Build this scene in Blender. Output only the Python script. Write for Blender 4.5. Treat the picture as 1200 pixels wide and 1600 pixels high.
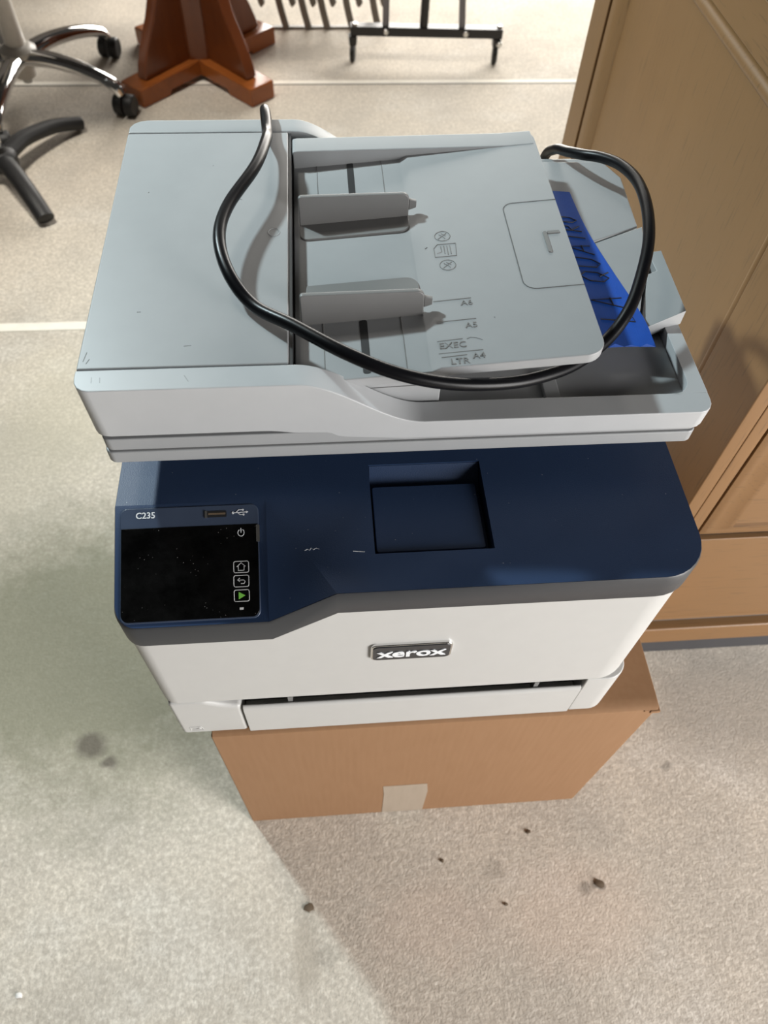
import bpy, bmesh, math, random
from mathutils import Vector, Matrix

random.seed(7)
for o in list(bpy.data.objects):
    bpy.data.objects.remove(o, do_unlink=True)
sc = bpy.context.scene
COL = sc.collection

# ------------------------------------------------------------------ camera
cam_d = bpy.data.cameras.new('camera')
cam = bpy.data.objects.new('camera', cam_d)
COL.objects.link(cam)
sc.camera = cam
cam_d.sensor_fit = 'VERTICAL'
cam_d.sensor_height = 36.0
cam_d.sensor_width = 27.0
cam_d.lens = 26.35
cam_d.clip_start = 0.01
cam_d.clip_end = 60
R = ((0.9968, -0.0433, 0.0669), (-0.0736, -0.8223, 0.5642), (0.0306, -0.5674, -0.8229))
cam.matrix_world = Matrix(((R[0][0], -R[0][1], -R[0][2], 0),
                           (R[1][0], -R[1][1], -R[1][2], 0),
                           (R[2][0], -R[2][1], -R[2][2], 1.05),
                           (0, 0, 0, 1)))
cam_d.dof.use_dof = True
cam_d.dof.focus_distance = 0.56
cam_d.dof.aperture_fstop = 9.0

# ------------------------------------------------------------------ world, lights, exposure
sc.view_settings.view_transform = 'Standard'
sc.view_settings.look = 'None'
sc.view_settings.gamma = 1.0
sc.view_settings.use_curve_mapping = False
sc.view_settings.exposure = 0.0
w = bpy.data.worlds.new('world')
sc.world = w
w.use_nodes = True
bg = w.node_tree.nodes['Background']
bg.inputs[0].default_value = (1.0, 0.93, 0.84, 1)
bg.inputs[1].default_value = 0.035


def area(name, loc, target, sx, sy, power, col):
    d = bpy.data.lights.new(name, 'AREA')
    d.shape = 'RECTANGLE'
    d.size, d.size_y, d.energy, d.color = sx, sy, power, col
    o = bpy.data.objects.new(name, d)
    COL.objects.link(o)
    o.location = loc
    o.rotation_euler = (Vector(target) - Vector(loc)).to_track_quat('-Z', 'Y').to_euler()
    return o


# small high key light on the left, out of view: it throws the crisp shadows
key = area('key_light', (-0.85, 1.24, 1.68), (0.24, 0.60, 0.60), 0.09, 0.09, 10.6, (0.80, 0.965, 1.0))
key.data.spread = math.radians(105)          # beam narrowed to keep it off the left floor
# half-raised garage door on the right, in front of the cabinet
area('side_door_light', (1.95, -1.25, 0.85), (0.0, 0.2, 0.35), 1.0, 1.6, 118, (1.0, 0.98, 0.96))
# fill light added high on the left to brighten the floor there
fill = area('floor_fill_light', (-0.75, 1.62, 2.45), (-0.72, 1.60, 0.0), 0.45, 0.45, 10.5, (1.0, 0.94, 0.84))
fill.data.spread = math.radians(88)
# open door at the far end of the garage
area('rear_door_light', (1.2, 4.4, 1.0), (0.0, 1.6, 0.0), 3.5, 1.7, 240, (1.0, 0.955, 0.885))


# ------------------------------------------------------------------ materials
def nt(name):
    m = bpy.data.materials.new(name)
    m.use_nodes = True
    t = m.node_tree
    return m, t, t.nodes['Principled BSDF']


def mix(t, fac, a, b, mode='MIX'):
    n = t.nodes.new('ShaderNodeMix')
    n.data_type = 'RGBA'
    n.blend_type = mode
    for sock, v in ((n.inputs[0], fac), (n.inputs[6], a), (n.inputs[7], b)):
        if isinstance(v, bpy.types.NodeSocket):
            t.links.new(v, sock)
        elif isinstance(v, (int, float)):
            sock.default_value = v
        else:
            sock.default_value = (*v, 1)
    return n.outputs[2]


def coords(t, scale=(1, 1, 1), rot=(0, 0, 0)):
    tc = t.nodes.new('ShaderNodeTexCoord')
    mp = t.nodes.new('ShaderNodeMapping')
    mp.inputs['Scale'].default_value = scale
    mp.inputs['Rotation'].default_value = rot
    t.links.new(tc.outputs['Object'], mp.inputs[0])
    return mp.outputs[0]


def noise(t, vec, scale, detail=3, rough=0.5, dist=0.0):
    n = t.nodes.new('ShaderNodeTexNoise')
    n.inputs['Scale'].default_value = scale
    n.inputs['Detail'].default_value = detail
    n.inputs['Roughness'].default_value = rough
    n.inputs['Distortion'].default_value = dist
    t.links.new(vec, n.inputs['Vector'])
    return n.outputs['Fac']


def ramp(t, fac, lo, hi, a=(0, 0, 0), b=(1, 1, 1)):
    n = t.nodes.new('ShaderNodeValToRGB')
    n.color_ramp.elements[0].position = lo
    n.color_ramp.elements[1].position = hi
    n.color_ramp.elements[0].color = (*a, 1)
    n.color_ramp.elements[1].color = (*b, 1)
    t.links.new(fac, n.inputs[0])
    return n.outputs[0]


def bump(t, p, h, strength, dist=0.001):
    n = t.nodes.new('ShaderNodeBump')
    n.inputs['Strength'].default_value = strength
    n.inputs['Distance'].default_value = dist
    t.links.new(h, n.inputs['Height'])
    t.links.new(n.outputs[0], p.inputs['Normal'])


def plain(name, col, rough=0.5, metal=0.0, spec=0.5, grain=0.04, gscale=60, bumps=0.0, bscale=900):
    m, t, p = nt(name)
    v = coords(t)
    f = noise(t, v, gscale, 4)
    c2 = tuple(max(0, c * (1 - 2.5 * grain)) for c in col)
    c1 = tuple(min(1, c * (1 + 1.5 * grain)) for c in col)
    t.links.new(mix(t, f, c1, c2), p.inputs['Base Color'])
    p.inputs['Roughness'].default_value = rough
    p.inputs['Metallic'].default_value = metal
    p.inputs['Specular IOR Level'].default_value = spec
    if bumps:
        bump(t, p, noise(t, v, bscale, 2), bumps, 0.0005)
    return m


M = {}
M['lid'] = plain('light_grey_plastic', (0.285, 0.293, 0.300), 0.42, grain=0.02, bumps=0.04)
M['lidrim'] = plain('pale_grey_plastic', (0.405, 0.415, 0.425), 0.40, grain=0.02)
M['tray'] = plain('tray_grey_plastic', (0.285, 0.292, 0.298), 0.45, grain=0.02, bumps=0.04)
M['guide'] = plain('guide_grey_plastic', (0.165, 0.163, 0.160), 0.45, grain=0.02)
M['white'] = plain('white_plastic', (0.465, 0.462, 0.450), 0.42, grain=0.015)
M['rim'] = plain('dark_grey_plastic', (0.031, 0.033, 0.038), 0.45, grain=0.03)
M['black'] = plain('black_plastic', (0.012, 0.012, 0.013), 0.5, grain=0.05)
M['rubber'] = plain('black_rubber', (0.004, 0.004, 0.005), 0.32, spec=0.16, grain=0.05)
M['seam'] = plain('seam_shadow_grey', (0.10, 0.10, 0.10), 0.7)
M['chrome'] = plain('chrome', (0.80, 0.80, 0.80), 0.10, metal=1.0, grain=0.01)
M['steel'] = plain('bright_zinc', (0.70, 0.70, 0.68), 0.3, metal=1.0, grain=0.02)
M['ink'] = plain('white_ink', (0.72, 0.74, 0.76), 0.5)
M['greyink'] = plain('grey_ink', (0.55, 0.55, 0.55), 0.5)
M['green'] = plain('green_ink', (0.16, 0.45, 0.06), 0.5)
M['marker'] = plain('black_marker', (0.004, 0.004, 0.008), 0.6)
M['cream'] = plain('cream_enamel', (0.72, 0.69, 0.64), 0.35)
M['slat'] = plain('grey_brown_metal', (0.17, 0.15, 0.125), 0.5, grain=0.1)
M['plinth'] = plain('dark_metal', (0.045, 0.045, 0.05), 0.5)
M['blackmetal'] = plain('black_powder_coat', (0.014, 0.014, 0.016), 0.35)
M['greymetal'] = plain('grey_tube', (0.20, 0.20, 0.22), 0.4)
M['leaf'] = plain('dry_leaf', (0.13, 0.09, 0.055), 0.8, grain=0.15)
M['chip'] = plain('pale_chip', (0.85, 0.83, 0.80), 0.7)
M['strip'] = plain('joint_filler', (0.93, 0.88, 0.79), 0.85, grain=0.06, gscale=30)
M['drywall'] = plain('grey_drywall', (0.30, 0.28, 0.26), 0.9)
M['badge'] = plain('badge_black', (0.03, 0.03, 0.033), 0.35)
M['seatfabric'] = plain('black_fabric', (0.03, 0.03, 0.035), 0.9)

# navy deck with dust specks
m, t, p = nt('navy_plastic_dusty')
v = coords(t)
f = noise(t, v, 25, 3)
base = mix(t, f, (0.025, 0.048, 0.108), (0.020, 0.040, 0.092))
vo = t.nodes.new('ShaderNodeTexVoronoi')
vo.inputs['Scale'].default_value = 190
t.links.new(v, vo.inputs['Vector'])
d1 = ramp(t, vo.outputs['Distance'], 0.055, 0.085, (1, 1, 1), (0, 0, 0))
pick = ramp(t, noise(t, v, 70, 2), 0.55, 0.60)
dust = mix(t, 1.0, d1, pick, 'MULTIPLY')
dd = t.nodes.new('ShaderNodeMath')
dd.operation = 'MULTIPLY'
dd.inputs[1].default_value = 0.5
t.links.new(dust, dd.inputs[0])
t.links.new(mix(t, dd.outputs[0], base, (0.45, 0.47, 0.5)), p.inputs['Base Color'])
p.inputs['Roughness'].default_value = 0.46
p.inputs['Specular IOR Level'].default_value = 0.35
bump(t, p, noise(t, v, 1100, 2), 0.25, 0.0004)
M['navy'] = m
M['navystrip'] = plain('slate_blue_plastic', (0.042, 0.058, 0.095), 0.35)

# dusty black glass
m, t, p = nt('dusty_screen_glass')
v = coords(t)
vo = t.nodes.new('ShaderNodeTexVoronoi')
vo.inputs['Scale'].default_value = 330
t.links.new(v, vo.inputs['Vector'])
d1 = ramp(t, vo.outputs['Distance'], 0.06, 0.11, (0.8, 0.8, 0.8), (0, 0, 0))
pick = ramp(t, noise(t, v, 60, 3), 0.52, 0.62)
film = ramp(t, noise(t, v, 45, 5, 0.7), 0.35, 0.8, (0.001, 0.001, 0.001), (0.006, 0.006, 0.006))
t.links.new(mix(t, mix(t, 1.0, d1, pick, 'MULTIPLY'), film, (0.22, 0.21, 0.20)), p.inputs['Base Color'])
p.inputs['Roughness'].default_value = 0.16
p.inputs['Specular IOR Level'].default_value = 0.15
M['screen'] = m

# cardboard
m, t, p = nt('cardboard')
v = coords(t, (1, 1, 1))
f = noise(t, v, 14, 5)
fib = noise(t, coords(t, (180, 180, 18)), 1.0, 3)
c = mix(t, f, (0.270, 0.148, 0.076), (0.235, 0.126, 0.062))
t.links.new(mix(t, fib, c, (0.290, 0.165, 0.088)), p.inputs['Base Color'])
p.inputs['Roughness'].default_value = 0.8
p.inputs['Specular IOR Level'].default_value = 0.25
wv = t.nodes.new('ShaderNodeTexWave')
wv.wave_type = 'BANDS'
wv.bands_direction = 'X'
wv.inputs['Scale'].default_value = 42
wv.inputs['Distortion'].default_value = 1.5
t.links.new(coords(t), wv.inputs['Vector'])
bump(t, p, wv.outputs['Fac'], 0.05, 0.0006)
M['card'] = m

# packing tape: pale, a little shiny
m, t, p = nt('clear_packing_tape')
v = coords(t, (1, 1, 1))
f = noise(t, coords(t, (60, 60, 8)), 2.5, 4)
t.links.new(mix(t, f, (0.31, 0.245, 0.185), (0.40, 0.33, 0.26)), p.inputs['Base Color'])
p.inputs['Roughness'].default_value = 0.4
M['packtape'] = m

# blue painter's tape
m, t, p = nt('blue_painters_tape')
v = coords(t)
f = noise(t, v, 160, 4)
t.links.new(mix(t, f, (0.002, 0.055, 0.32), (0.003, 0.070, 0.40)), p.inputs['Base Color'])
p.inputs['Roughness'].default_value = 0.55
bump(t, p, noise(t, coords(t, (30, 1, 1)), 60, 2), 0.25, 0.0006)
M['bluetape'] = m


def wood(name, ca, cb, cpore, axis, rough=0.45, poremix=0.38, spec=0.5):
    m, t, p = nt(name)
    s = [26, 26, 26]
    s[axis] = 2.2
    v = coords(t, tuple(s))
    f = noise(t, v, 1.0, 5, 0.55, 0.6)
    big = noise(t, coords(t), 5, 3)
    c = mix(t, f, ca, cb)
    c = mix(t, ramp(t, big, 0.35, 0.7), c, tuple(x * 0.84 for x in ca))
    s2 = [420, 420, 420]
    s2[axis] = 26
    pores = ramp(t, noise(t, coords(t, tuple(s2)), 1.0, 2), 0.60, 0.72)
    mm = t.nodes.new('ShaderNodeMath')
    mm.operation = 'MULTIPLY'
    mm.inputs[1].default_value = poremix
    t.links.new(pores, mm.inputs[0])
    t.links.new(mix(t, mm.outputs[0], c, cpore), p.inputs['Base Color'])
    p.inputs['Roughness'].default_value = rough
    p.inputs['Specular IOR Level'].default_value = spec
    bump(t, p, f, 0.08, 0.002)
    return m


OA, OB, OP = (0.228, 0.122, 0.049), (0.180, 0.092, 0.034), (0.07, 0.040, 0.018)
M['oak_x'] = wood('oak_grain_across', OA, OB, OP, 0)
M['oak_y'] = wood('oak_grain_deep', OA, OB, OP, 1)
M['oak_z'] = wood('oak_grain_upright', OA, OB, OP, 2)
M['table'] = wood('cherry_stained_wood', (0.20, 0.056, 0.017), (0.06, 0.016, 0.006), (0.03, 0.008, 0.004), 2, 0.22, 0.3)
M['table_x'] = wood('cherry_stained_foot_lit', (0.40, 0.118, 0.026), (0.12, 0.032, 0.010), (0.03, 0.008, 0.004), 0, 0.22, 0.3)  # same cherry wood, brightened to put the light on the feet into its colour

# concrete
m, t, p = nt('garage_concrete')
v = coords(t)
big = noise(t, v, 1.6, 4, 0.6)
mid = noise(t, v, 7, 6, 0.65)
grit = noise(t, v, 170, 3, 0.6)
grit2 = noise(t, v, 70, 5, 0.7)
c = mix(t, ramp(t, big, 0.35, 0.65), (0.72, 0.655, 0.56), (0.78, 0.71, 0.61))
c = mix(t, ramp(t, mid, 0.42, 0.72), c, (0.58, 0.535, 0.47))
pale = noise(t, coords(t, (1, 1.3, 1)), 4.3, 5, 0.6)
c = mix(t, ramp(t, pale, 0.52, 0.75), c, (0.82, 0.78, 0.71))
c = mix(t, ramp(t, grit2, 0.40, 0.72, (0, 0, 0), (0.55, 0.55, 0.55)), c, (0.45, 0.405, 0.345))
c = mix(t, ramp(t, grit, 0.38, 0.62, (0.50, 0.50, 0.50), (0, 0, 0)), c, (0.36, 0.32, 0.27))
c = mix(t, ramp(t, grit, 0.58, 0.75, (0, 0, 0), (0.5, 0.5, 0.5)), c, (0.86, 0.81, 0.73))
tc = t.nodes.new('ShaderNodeTexCoord')


def blotch(c, x, y, r, col, amt, squash=1.0, wob=0.02):  # soft floor patch: real stains, and shade painted into the colour
    nz = t.nodes.new('ShaderNodeTexNoise')
    nz.inputs['Scale'].default_value = 38
    t.links.new(tc.outputs['Object'], nz.inputs['Vector'])
    ma = t.nodes.new('ShaderNodeVectorMath')
    ma.operation = 'MULTIPLY_ADD'
    ma.inputs[1].default_value = (wob, wob, 0)
    t.links.new(nz.outputs['Color'], ma.inputs[0])
    t.links.new(tc.outputs['Object'], ma.inputs[2])
    sub = t.nodes.new('ShaderNodeVectorMath')
    sub.operation = 'SUBTRACT'
    sub.inputs[1].default_value = (x + wob / 2, y + wob / 2, 0)
    t.links.new(ma.outputs[0], sub.inputs[0])
    sq = t.nodes.new('ShaderNodeVectorMath')
    sq.operation = 'MULTIPLY'
    sq.inputs[1].default_value = (1, squash, 0)
    t.links.new(sub.outputs[0], sq.inputs[0])
    ln = t.nodes.new('ShaderNodeVectorMath')
    ln.operation = 'LENGTH'
    t.links.new(sq.outputs[0], ln.inputs[0])
    mr = t.nodes.new('ShaderNodeMapRange')
    mr.inputs[1].default_value = r * 0.45
    mr.inputs[2].default_value = r
    mr.inputs[3].default_value = amt
    mr.inputs[4].default_value = 0
    t.links.new(ln.outputs['Value'], mr.inputs[0])
    return mix(t, mr.outputs[0], c, col)


c = blotch(c, 0.28, 0.10, 0.13, (0.74, 0.58, 0.47), 0.30, 1.6, 0.05)
c = blotch(c, 0.10, 0.10, 0.10, (0.72, 0.57, 0.47), 0.25, 1.6, 0.05)
c = blotch(c, 0.57, 0.36, 0.16, (0.34, 0.315, 0.28), 0.62, 1.3, 0.06)  # grey cracked patch, darkened further to paint in shade beside the cabinet
c = blotch(c, 0.0, 2.36, 0.16, (0.36, 0.32, 0.27), 0.5, 2.2, 0.08)
c = blotch(c, -0.45, 1.0, 0.20, (0.60, 0.55, 0.42), 0.3, 1.0, 0.1)
c = blotch(c, -0.36, 0.50, 0.40, (0.20, 0.20, 0.14), 0.84, 1.3, 0.12)  # greenish floor tone with the shadow left of the box painted into it
c = blotch(c, -0.55, 0.85, 0.16, (0.42, 0.39, 0.31), 0.35, 0.9, 0.1)
c = blotch(c, -0.055, 0.082, 0.022, (0.40, 0.35, 0.29), 0.6, 0.35, 0.015)
for (x, y, r, amt) in ((-0.349, 0.349, 0.026, 0.75), (-0.320, 0.325, 0.016, 0.75), (0.300, 0.124, 0.012, 0.5),
                       (0.316, 0.128, 0.009, 0.65), (0.185, 0.155, 0.02, 0.22), (-0.03, 0.075, 0.02, 0.25),
                       (0.447, 0.271, 0.010, 0.45)):
    c = blotch(c, x, y, r, (0.10, 0.085, 0.07), amt, 1.25)
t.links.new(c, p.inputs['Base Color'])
p.inputs['Roughness'].default_value = 0.82
p.inputs['Specular IOR Level'].default_value = 0.3
hb = mix(t, 0.25, noise(t, v, 300, 3, 0.65), grit2)
bump(t, p, hb, 0.45, 0.003)
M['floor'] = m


# ------------------------------------------------------------------ mesh helpers
WLOC = {}


class MB:
    def __init__(s):
        s.bm = bmesh.new()

    def face_loop(s, rings, cap0=True, cap1=True, closed=True):
        bm = s.bm
        vr = [[bm.verts.new(p) for p in r] for r in rings]
        n = len(vr[0])
        for a, b in zip(vr[:-1], vr[1:]):
            for i in range(n if closed else n - 1):
                j = (i + 1) % n
                bm.faces.new((a[i], a[j], b[j], b[i]))
        if cap0:
            bm.faces.new(list(reversed(vr[0])))
        if cap1:
            bm.faces.new(vr[-1])
        return s

    def box(s, x0, x1, y0, y1, z0, z1):
        return s.face_loop([[(x0, y0, z), (x1, y0, z), (x1, y1, z), (x0, y1, z)] for z in (z0, z1)])

    def prism(s, poly, axis, a, b):
        def mk(p, h):
            return {'z': (p[0], p[1], h), 'y': (p[0], h, p[1]), 'x': (h, p[0], p[1])}[axis]
        return s.face_loop([[mk(p, a) for p in poly], [mk(p, b) for p in poly]])

    def tube(s, pts, r, n=10, caps=True, flat=1.0, up=None):
        pts = [Vector(p) for p in pts]
        rr = r if isinstance(r, (list, tuple)) else [r] * len(pts)
        tg = []
        for i in range(len(pts)):
            a = pts[max(i - 1, 0)]
            b = pts[min(i + 1, len(pts) - 1)]
            tg.append((b - a).normalized())
        ref = Vector(up) if up else (Vector((0, 0, 1)) if abs(tg[0].z) < 0.9 else Vector((1, 0, 0)))
        rings = []
        u = None
        for p, tt, q in zip(pts, tg, rr):
            if u is None or up:
                u = ref
            u = (u - tt * u.dot(tt)).normalized()
            vv = tt.cross(u)
            rings.append([tuple(p + q * (math.cos(2 * math.pi * k / n) * vv + flat * math.sin(2 * math.pi * k / n) * u)) for k in range(n)])
        return s.face_loop(rings, caps, caps)

    def lathe(s, prof, base, axis=(0, 0, 1), n=24):
        ax = Vector(axis).normalized()
        u = ax.orthogonal().normalized()
        vv = ax.cross(u)
        b = Vector(base)
        rings = [[tuple(b + ax * h + r * (math.cos(2 * math.pi * k / n) * u + math.sin(2 * math.pi * k / n) * vv)) for k in range(n)] for r, h in prof]
        return s.face_loop(rings)

    def plate(s, outline, cuts, zf, thick, hole=None):
        """flat outline cut along lines, lifted to zf(x, y), given a thickness"""
        bm = bmesh.new()
        bm.faces.new([bm.verts.new((x, y, 0)) for x, y in outline])
        for (co, no) in cuts:
            g = bm.verts[:] + bm.edges[:] + bm.faces[:]
            bmesh.ops.bisect_plane(bm, geom=g, plane_co=(*co, 0), plane_no=(*no, 0), dist=1e-6)
        if hole:
            dead = [f for f in bm.faces if hole(f.calc_center_median())]
            bmesh.ops.delete(bm, geom=dead, context='FACES')
        for v_ in bm.verts:
            v_.co.z = zf(v_.co.x, v_.co.y)
        if thick:
            r_ = bmesh.ops.extrude_face_region(bm, geom=bm.faces[:])
            for v_ in [g for g in r_['geom'] if isinstance(g, bmesh.types.BMVert)]:
                v_.co.z -= thick
        me = bpy.data.meshes.new('tmp')
        bm.to_mesh(me)
        bm.free()
        s.bm.from_mesh(me)
        bpy.data.meshes.remove(me)
        return s

    def build(s, name, mat, parent=None, bevel=0.0, seg=2, ang=38, wn=True):
        bm = s.bm
        bmesh.ops.recalc_face_normals(bm, faces=bm.faces[:])
        if bevel:
            ed = [e for e in bm.edges if len(e.link_faces) == 2 and e.calc_face_angle(0) > math.radians(ang)]
            bmesh.ops.bevel(bm, geom=ed, offset=bevel, segments=seg, profile=0.5, affect='EDGES', clamp_overlap=True)
        me = bpy.data.meshes.new(name)
        if parent is not None:
            bmesh.ops.translate(bm, verts=bm.verts[:], vec=-WLOC[parent.name])
        bm.to_mesh(me)
        bm.free()
        for q in me.polygons:
            q.use_smooth = True
        me.set_sharp_from_angle(angle=math.radians(46))
        me.materials.append(M[mat])
        o = bpy.data.objects.new(name, me)
        COL.objects.link(o)
        if parent is not None:
            o.parent = parent
            WLOC[o.name] = WLOC[parent.name]
        else:
            WLOC[o.name] = Vector((0, 0, 0))
        if wn:
            md = o.modifiers.new('wn', 'WEIGHTED_NORMAL')
            md.keep_sharp = True
        return o


def B(*a):
    return MB().box(*a)


def tag(o, label=None, cat=None, group=None, kind=None):
    if label:
        o['label'] = label
    if cat:
        o['category'] = cat
    if group:
        o['group'] = group
    if kind:
        o['kind'] = kind
    return o


def thing(name, loc, label, cat, group=None):
    o = bpy.data.objects.new(name, None)
    o.empty_display_size = 0.05
    COL.objects.link(o)
    o.location = loc
    WLOC[o.name] = Vector(loc)
    return tag(o, label, cat, group)


def rpoly(pts, rad, seg=6):
    out = []
    n = len(pts)
    for i, p in enumerate(pts):
        r = rad[i] if isinstance(rad, (list, tuple)) else rad
        p = Vector(p)
        if r <= 0:
            out.append(tuple(p))
            continue
        a = (Vector(pts[i - 1]) - p)
        b = (Vector(pts[(i + 1) % n]) - p)
        an = a.angle(b)
        d = min(r / math.tan(an / 2), a.length * 0.49, b.length * 0.49)
        rr = d * math.tan(an / 2)
        a.normalize()
        b.normalize()
        c_ = p + (a + b).normalized() * (rr / math.sin(an / 2))
        s0 = p + a * d - c_
        s1 = p + b * d - c_
        tot = s0.angle(s1)
        cr = s0.x * s1.y - s0.y * s1.x
        sgn = 1 if cr > 0 else -1
        for k in range(seg + 1):
            th = sgn * tot * k / seg
            out.append((c_.x + s0.x * math.cos(th) - s0.y * math.sin(th), c_.y + s0.x * math.sin(th) + s0.y * math.cos(th)))
    return out


def rrect(x0, x1, y0, y1, r, seg=6):
    return rpoly([(x0, y0), (x1, y0), (x1, y1), (x0, y1)], r, seg)


def spline(pts, per=8):
    P = [Vector(p) for p in pts]
    P = [P[0] * 2 - P[1]] + P + [P[-1] * 2 - P[-2]]
    out = []
    for i in range(1, len(P) - 2):
        for k in range(per):
            u = k / per
            a, b, c_, d = P[i - 1:i + 3]
            out.append(0.5 * ((2 * b) + (c_ - a) * u + (2 * a - 5 * b + 4 * c_ - d) * u * u + (3 * b - a - 3 * c_ + d) * u ** 3))
    out.append(P[-2])
    return out


def text(name, body, size, mat, parent, org, xa, ya, sx=1.0, extr=0.0003, bold=0.0, align='CENTER'):
    cu = bpy.data.curves.new(name, 'FONT')
    cu.body = body
    cu.size = size
    cu.extrude = extr
    cu.offset = bold
    cu.align_x = align
    cu.align_y = 'CENTER'
    cu.resolution_u = 3
    tmp = bpy.data.objects.new('tmp_text', cu)
    COL.objects.link(tmp)
    bpy.context.view_layer.update()
    me = bpy.data.meshes.new_from_object(tmp.evaluated_get(bpy.context.evaluated_depsgraph_get()))
    bpy.data.objects.remove(tmp, do_unlink=True)
    bpy.data.curves.remove(cu)
    xa = Vector(xa).normalized()
    ya = Vector(ya).normalized()
    za = xa.cross(ya)
    og = Vector(org) - WLOC[parent.name]
    for v_ in me.vertices:
        v_.co = og + xa * v_.co.x * sx + ya * v_.co.y + za * v_.co.z
    me.materials.clear()
    me.materials.append(M[mat])
    me.name = name
    o = bpy.data.objects.new(name, me)
    COL.objects.link(o)
    o.parent = parent
    WLOC[o.name] = WLOC[parent.name]
    return o


def strokes(name, mat, parent, frame, lines, r):
    mb = MB()
    for ln in lines:
        mb.tube([frame(*q) for q in ln], r, 6)
    return mb.build(name, mat, parent, wn=False)


def circ(cx, cy, rx, ry, a0=0, a1=360, n=20):
    return [(cx + rx * math.cos(math.radians(a0 + (a1 - a0) * k / n)), cy + ry * math.sin(math.radians(a0 + (a1 - a0) * k / n))) for k in range(n + 1)]


# ------------------------------------------------------------------ the setting: floor
fl = MB()
fl.face_loop([[(-4, -3, z), (5, -3, z), (5, 6, z), (-4, 6, z)] for z in (-0.1, 0.0)])
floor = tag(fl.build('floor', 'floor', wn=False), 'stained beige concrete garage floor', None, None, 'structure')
wl = MB()
wl.box(-4, -0.62, 3.00, 3.12, 0, 2.6)  # unseen wall, added to block rear light from the far left floor
tag(wl.build('shade_wall', 'drywall', wn=False), 'unseen plain grey wall added to shade the far left floor', None, None, 'structure')
# control joints: pale filler strip flush in the slab, dark crack beside it
B(-4, -0.33, 1.196, 1.219, 0.0, 0.0008).build('control_joint', 'strip', floor)
B(-4, 5, 2.178, 2.196, 0.0, 0.0008).build('control_joint', 'strip', floor)
B(-4, 5, 2.174, 2.1775, 0.0, 0.0006).build('joint_crack', 'seam', floor)

# ------------------------------------------------------------------ cardboard box
bx0, bx1, by0, by1, bz = -0.124, 0.306, 0.235, 0.600, 0.351
box = thing('cardboard_box', ((bx0 + bx1) / 2, (by0 + by1) / 2, 0), 'brown corrugated cardboard box under the printer, taped at the bottom edge', 'box')
t5 = 0.005
front = MB()
# the front panel, its upper edge slightly crushed by the weight above
nx = 30
top = [(bx0 + (bx1 - bx0) * i / nx, bz - 0.0035 - 0.002 * random.random() * (0.4 + (i % 3 == 0))) for i in range(nx + 1)]
poly = [(bx0, 0.0), (bx1, 0.0)] + [(x, z) for x, z in reversed(top)]
front.prism(poly, 'y', by0, by0 + t5)
front.build('front_panel', 'card', box, 0.0012)
B(bx0, bx1, by1 - t5, by1, 0, bz - 0.005).build('back_panel', 'card', box, 0.0012)
B(bx0, bx0 + t5, by0 + t5 + .0005, by1 - t5 - .0005, 0, bz - 0.005).build('side_panel', 'card', box, 0.001)
B(bx1 - t5, bx1, by0 + t5 + .0005, by1 - t5 - .0005, 0, bz - 0.005).build('side_panel', 'card', box, 0.001)
ym = (by0 + by1) / 2
fp = MB()
# top flaps: folded rolls along the rim, then flat
for (ya, yb, nm) in ((by0, ym - 0.001, 'f'), (ym + 0.001, by1, 'b')):
    q = MB()
    if nm == 'f':
        prof = [(by0 - 0.0008, bz - 0.0045), (by0 + 0.004, bz - 0.0005), (by0 + 0.012, bz), (yb, bz), (yb, bz - 0.0045), (by0 + 0.004, bz - 0.0055)]
    else:
        prof = [(ya, bz - 0.0045), (ya, bz), (by1 - 0.012, bz), (by1 - 0.004, bz - 0.0005), (by1 + 0.0008, bz - 0.0045), (by1 - 0.004, bz - 0.0055)]
    q.prism(prof, 'x', bx0 + 0.001, bx1 + 0.002)
    q.build('top_flap', 'card', box, 0.0008)
# end seam where the side flap shows at the right rim, with a torn corner
B(bx1 - 0.012, bx1 + 0.0035, by0 - 0.001, by1, bz - 0.0085, bz - 0.0052).build('side_flap', 'card', box, 0.001)
B(bx1 - 0.006, bx1 + 0.004, by0 - 0.0022, by0 + 0.006, bz - 0.0098, bz - 0.0052).build('torn_corner', 'card', box, 0.0008)
tp = MB()
tz = [0.0015, 0.02, 0.045, 0.07, 0.095, 0.130]
rows = []
for z in tz:
    rows.append([(0.0465 - 0.002 * (z > .1) , by0 - 0.0004, z), (0.1005 - 0.003 * (z > .1), by0 - 0.0004, z), (0.1005 - .003 * (z > .1), by0 + 0.0002, z), (0.0465 - .002 * (z > .1), by0 + 0.0002, z)])
tp.face_loop(rows)
tag(tp.build('packing_tape', 'packtape', box, wn=False), 'clear packing tape strip')

# ------------------------------------------------------------------ printer
PZ = bz
prn = thing('multifunction_printer', (0.052, 0.434, PZ), 'white and navy office printer with grey scanner lid, on a cardboard box', 'printer')
PX0, PX1, PY0, PY1 = -0.154, 0.258, 0.236, 0.628
XB, XE, YS = -0.048, 0.000, 0.315          # panel slope: break x, end x, start y
ZD, ZP = 0.612, 0.576


def panelz(y):
    return ZD - (ZD - ZP) * min(1, max(0, (YS - y) / (YS - PY0)))


def T(x, y):
    return min(ZD, panelz(y) + max(0, 0.75 * (x - XB)))


outl = rpoly([(PX0, PY0), (XB, PY0), (XE, PY0), (PX1, PY0), (PX1, YS), (PX1, PY1), (PX0, PY1), (PX0, YS)],
             [0.015, 0, 0, 0.034, 0, 0.01, 0.01, 0], 8)


def inset(o, d):
    cx, cy = (PX0 + PX1) / 2, (PY0 + PY1) / 2
    sx = 1 - 2 * d / (PX1 - PX0)
    sy = 1 - 2 * d / (PY1 - PY0)
    return [(cx + (x - cx) * sx, cy + (y - cy) * sy) for x, y in o]


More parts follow.
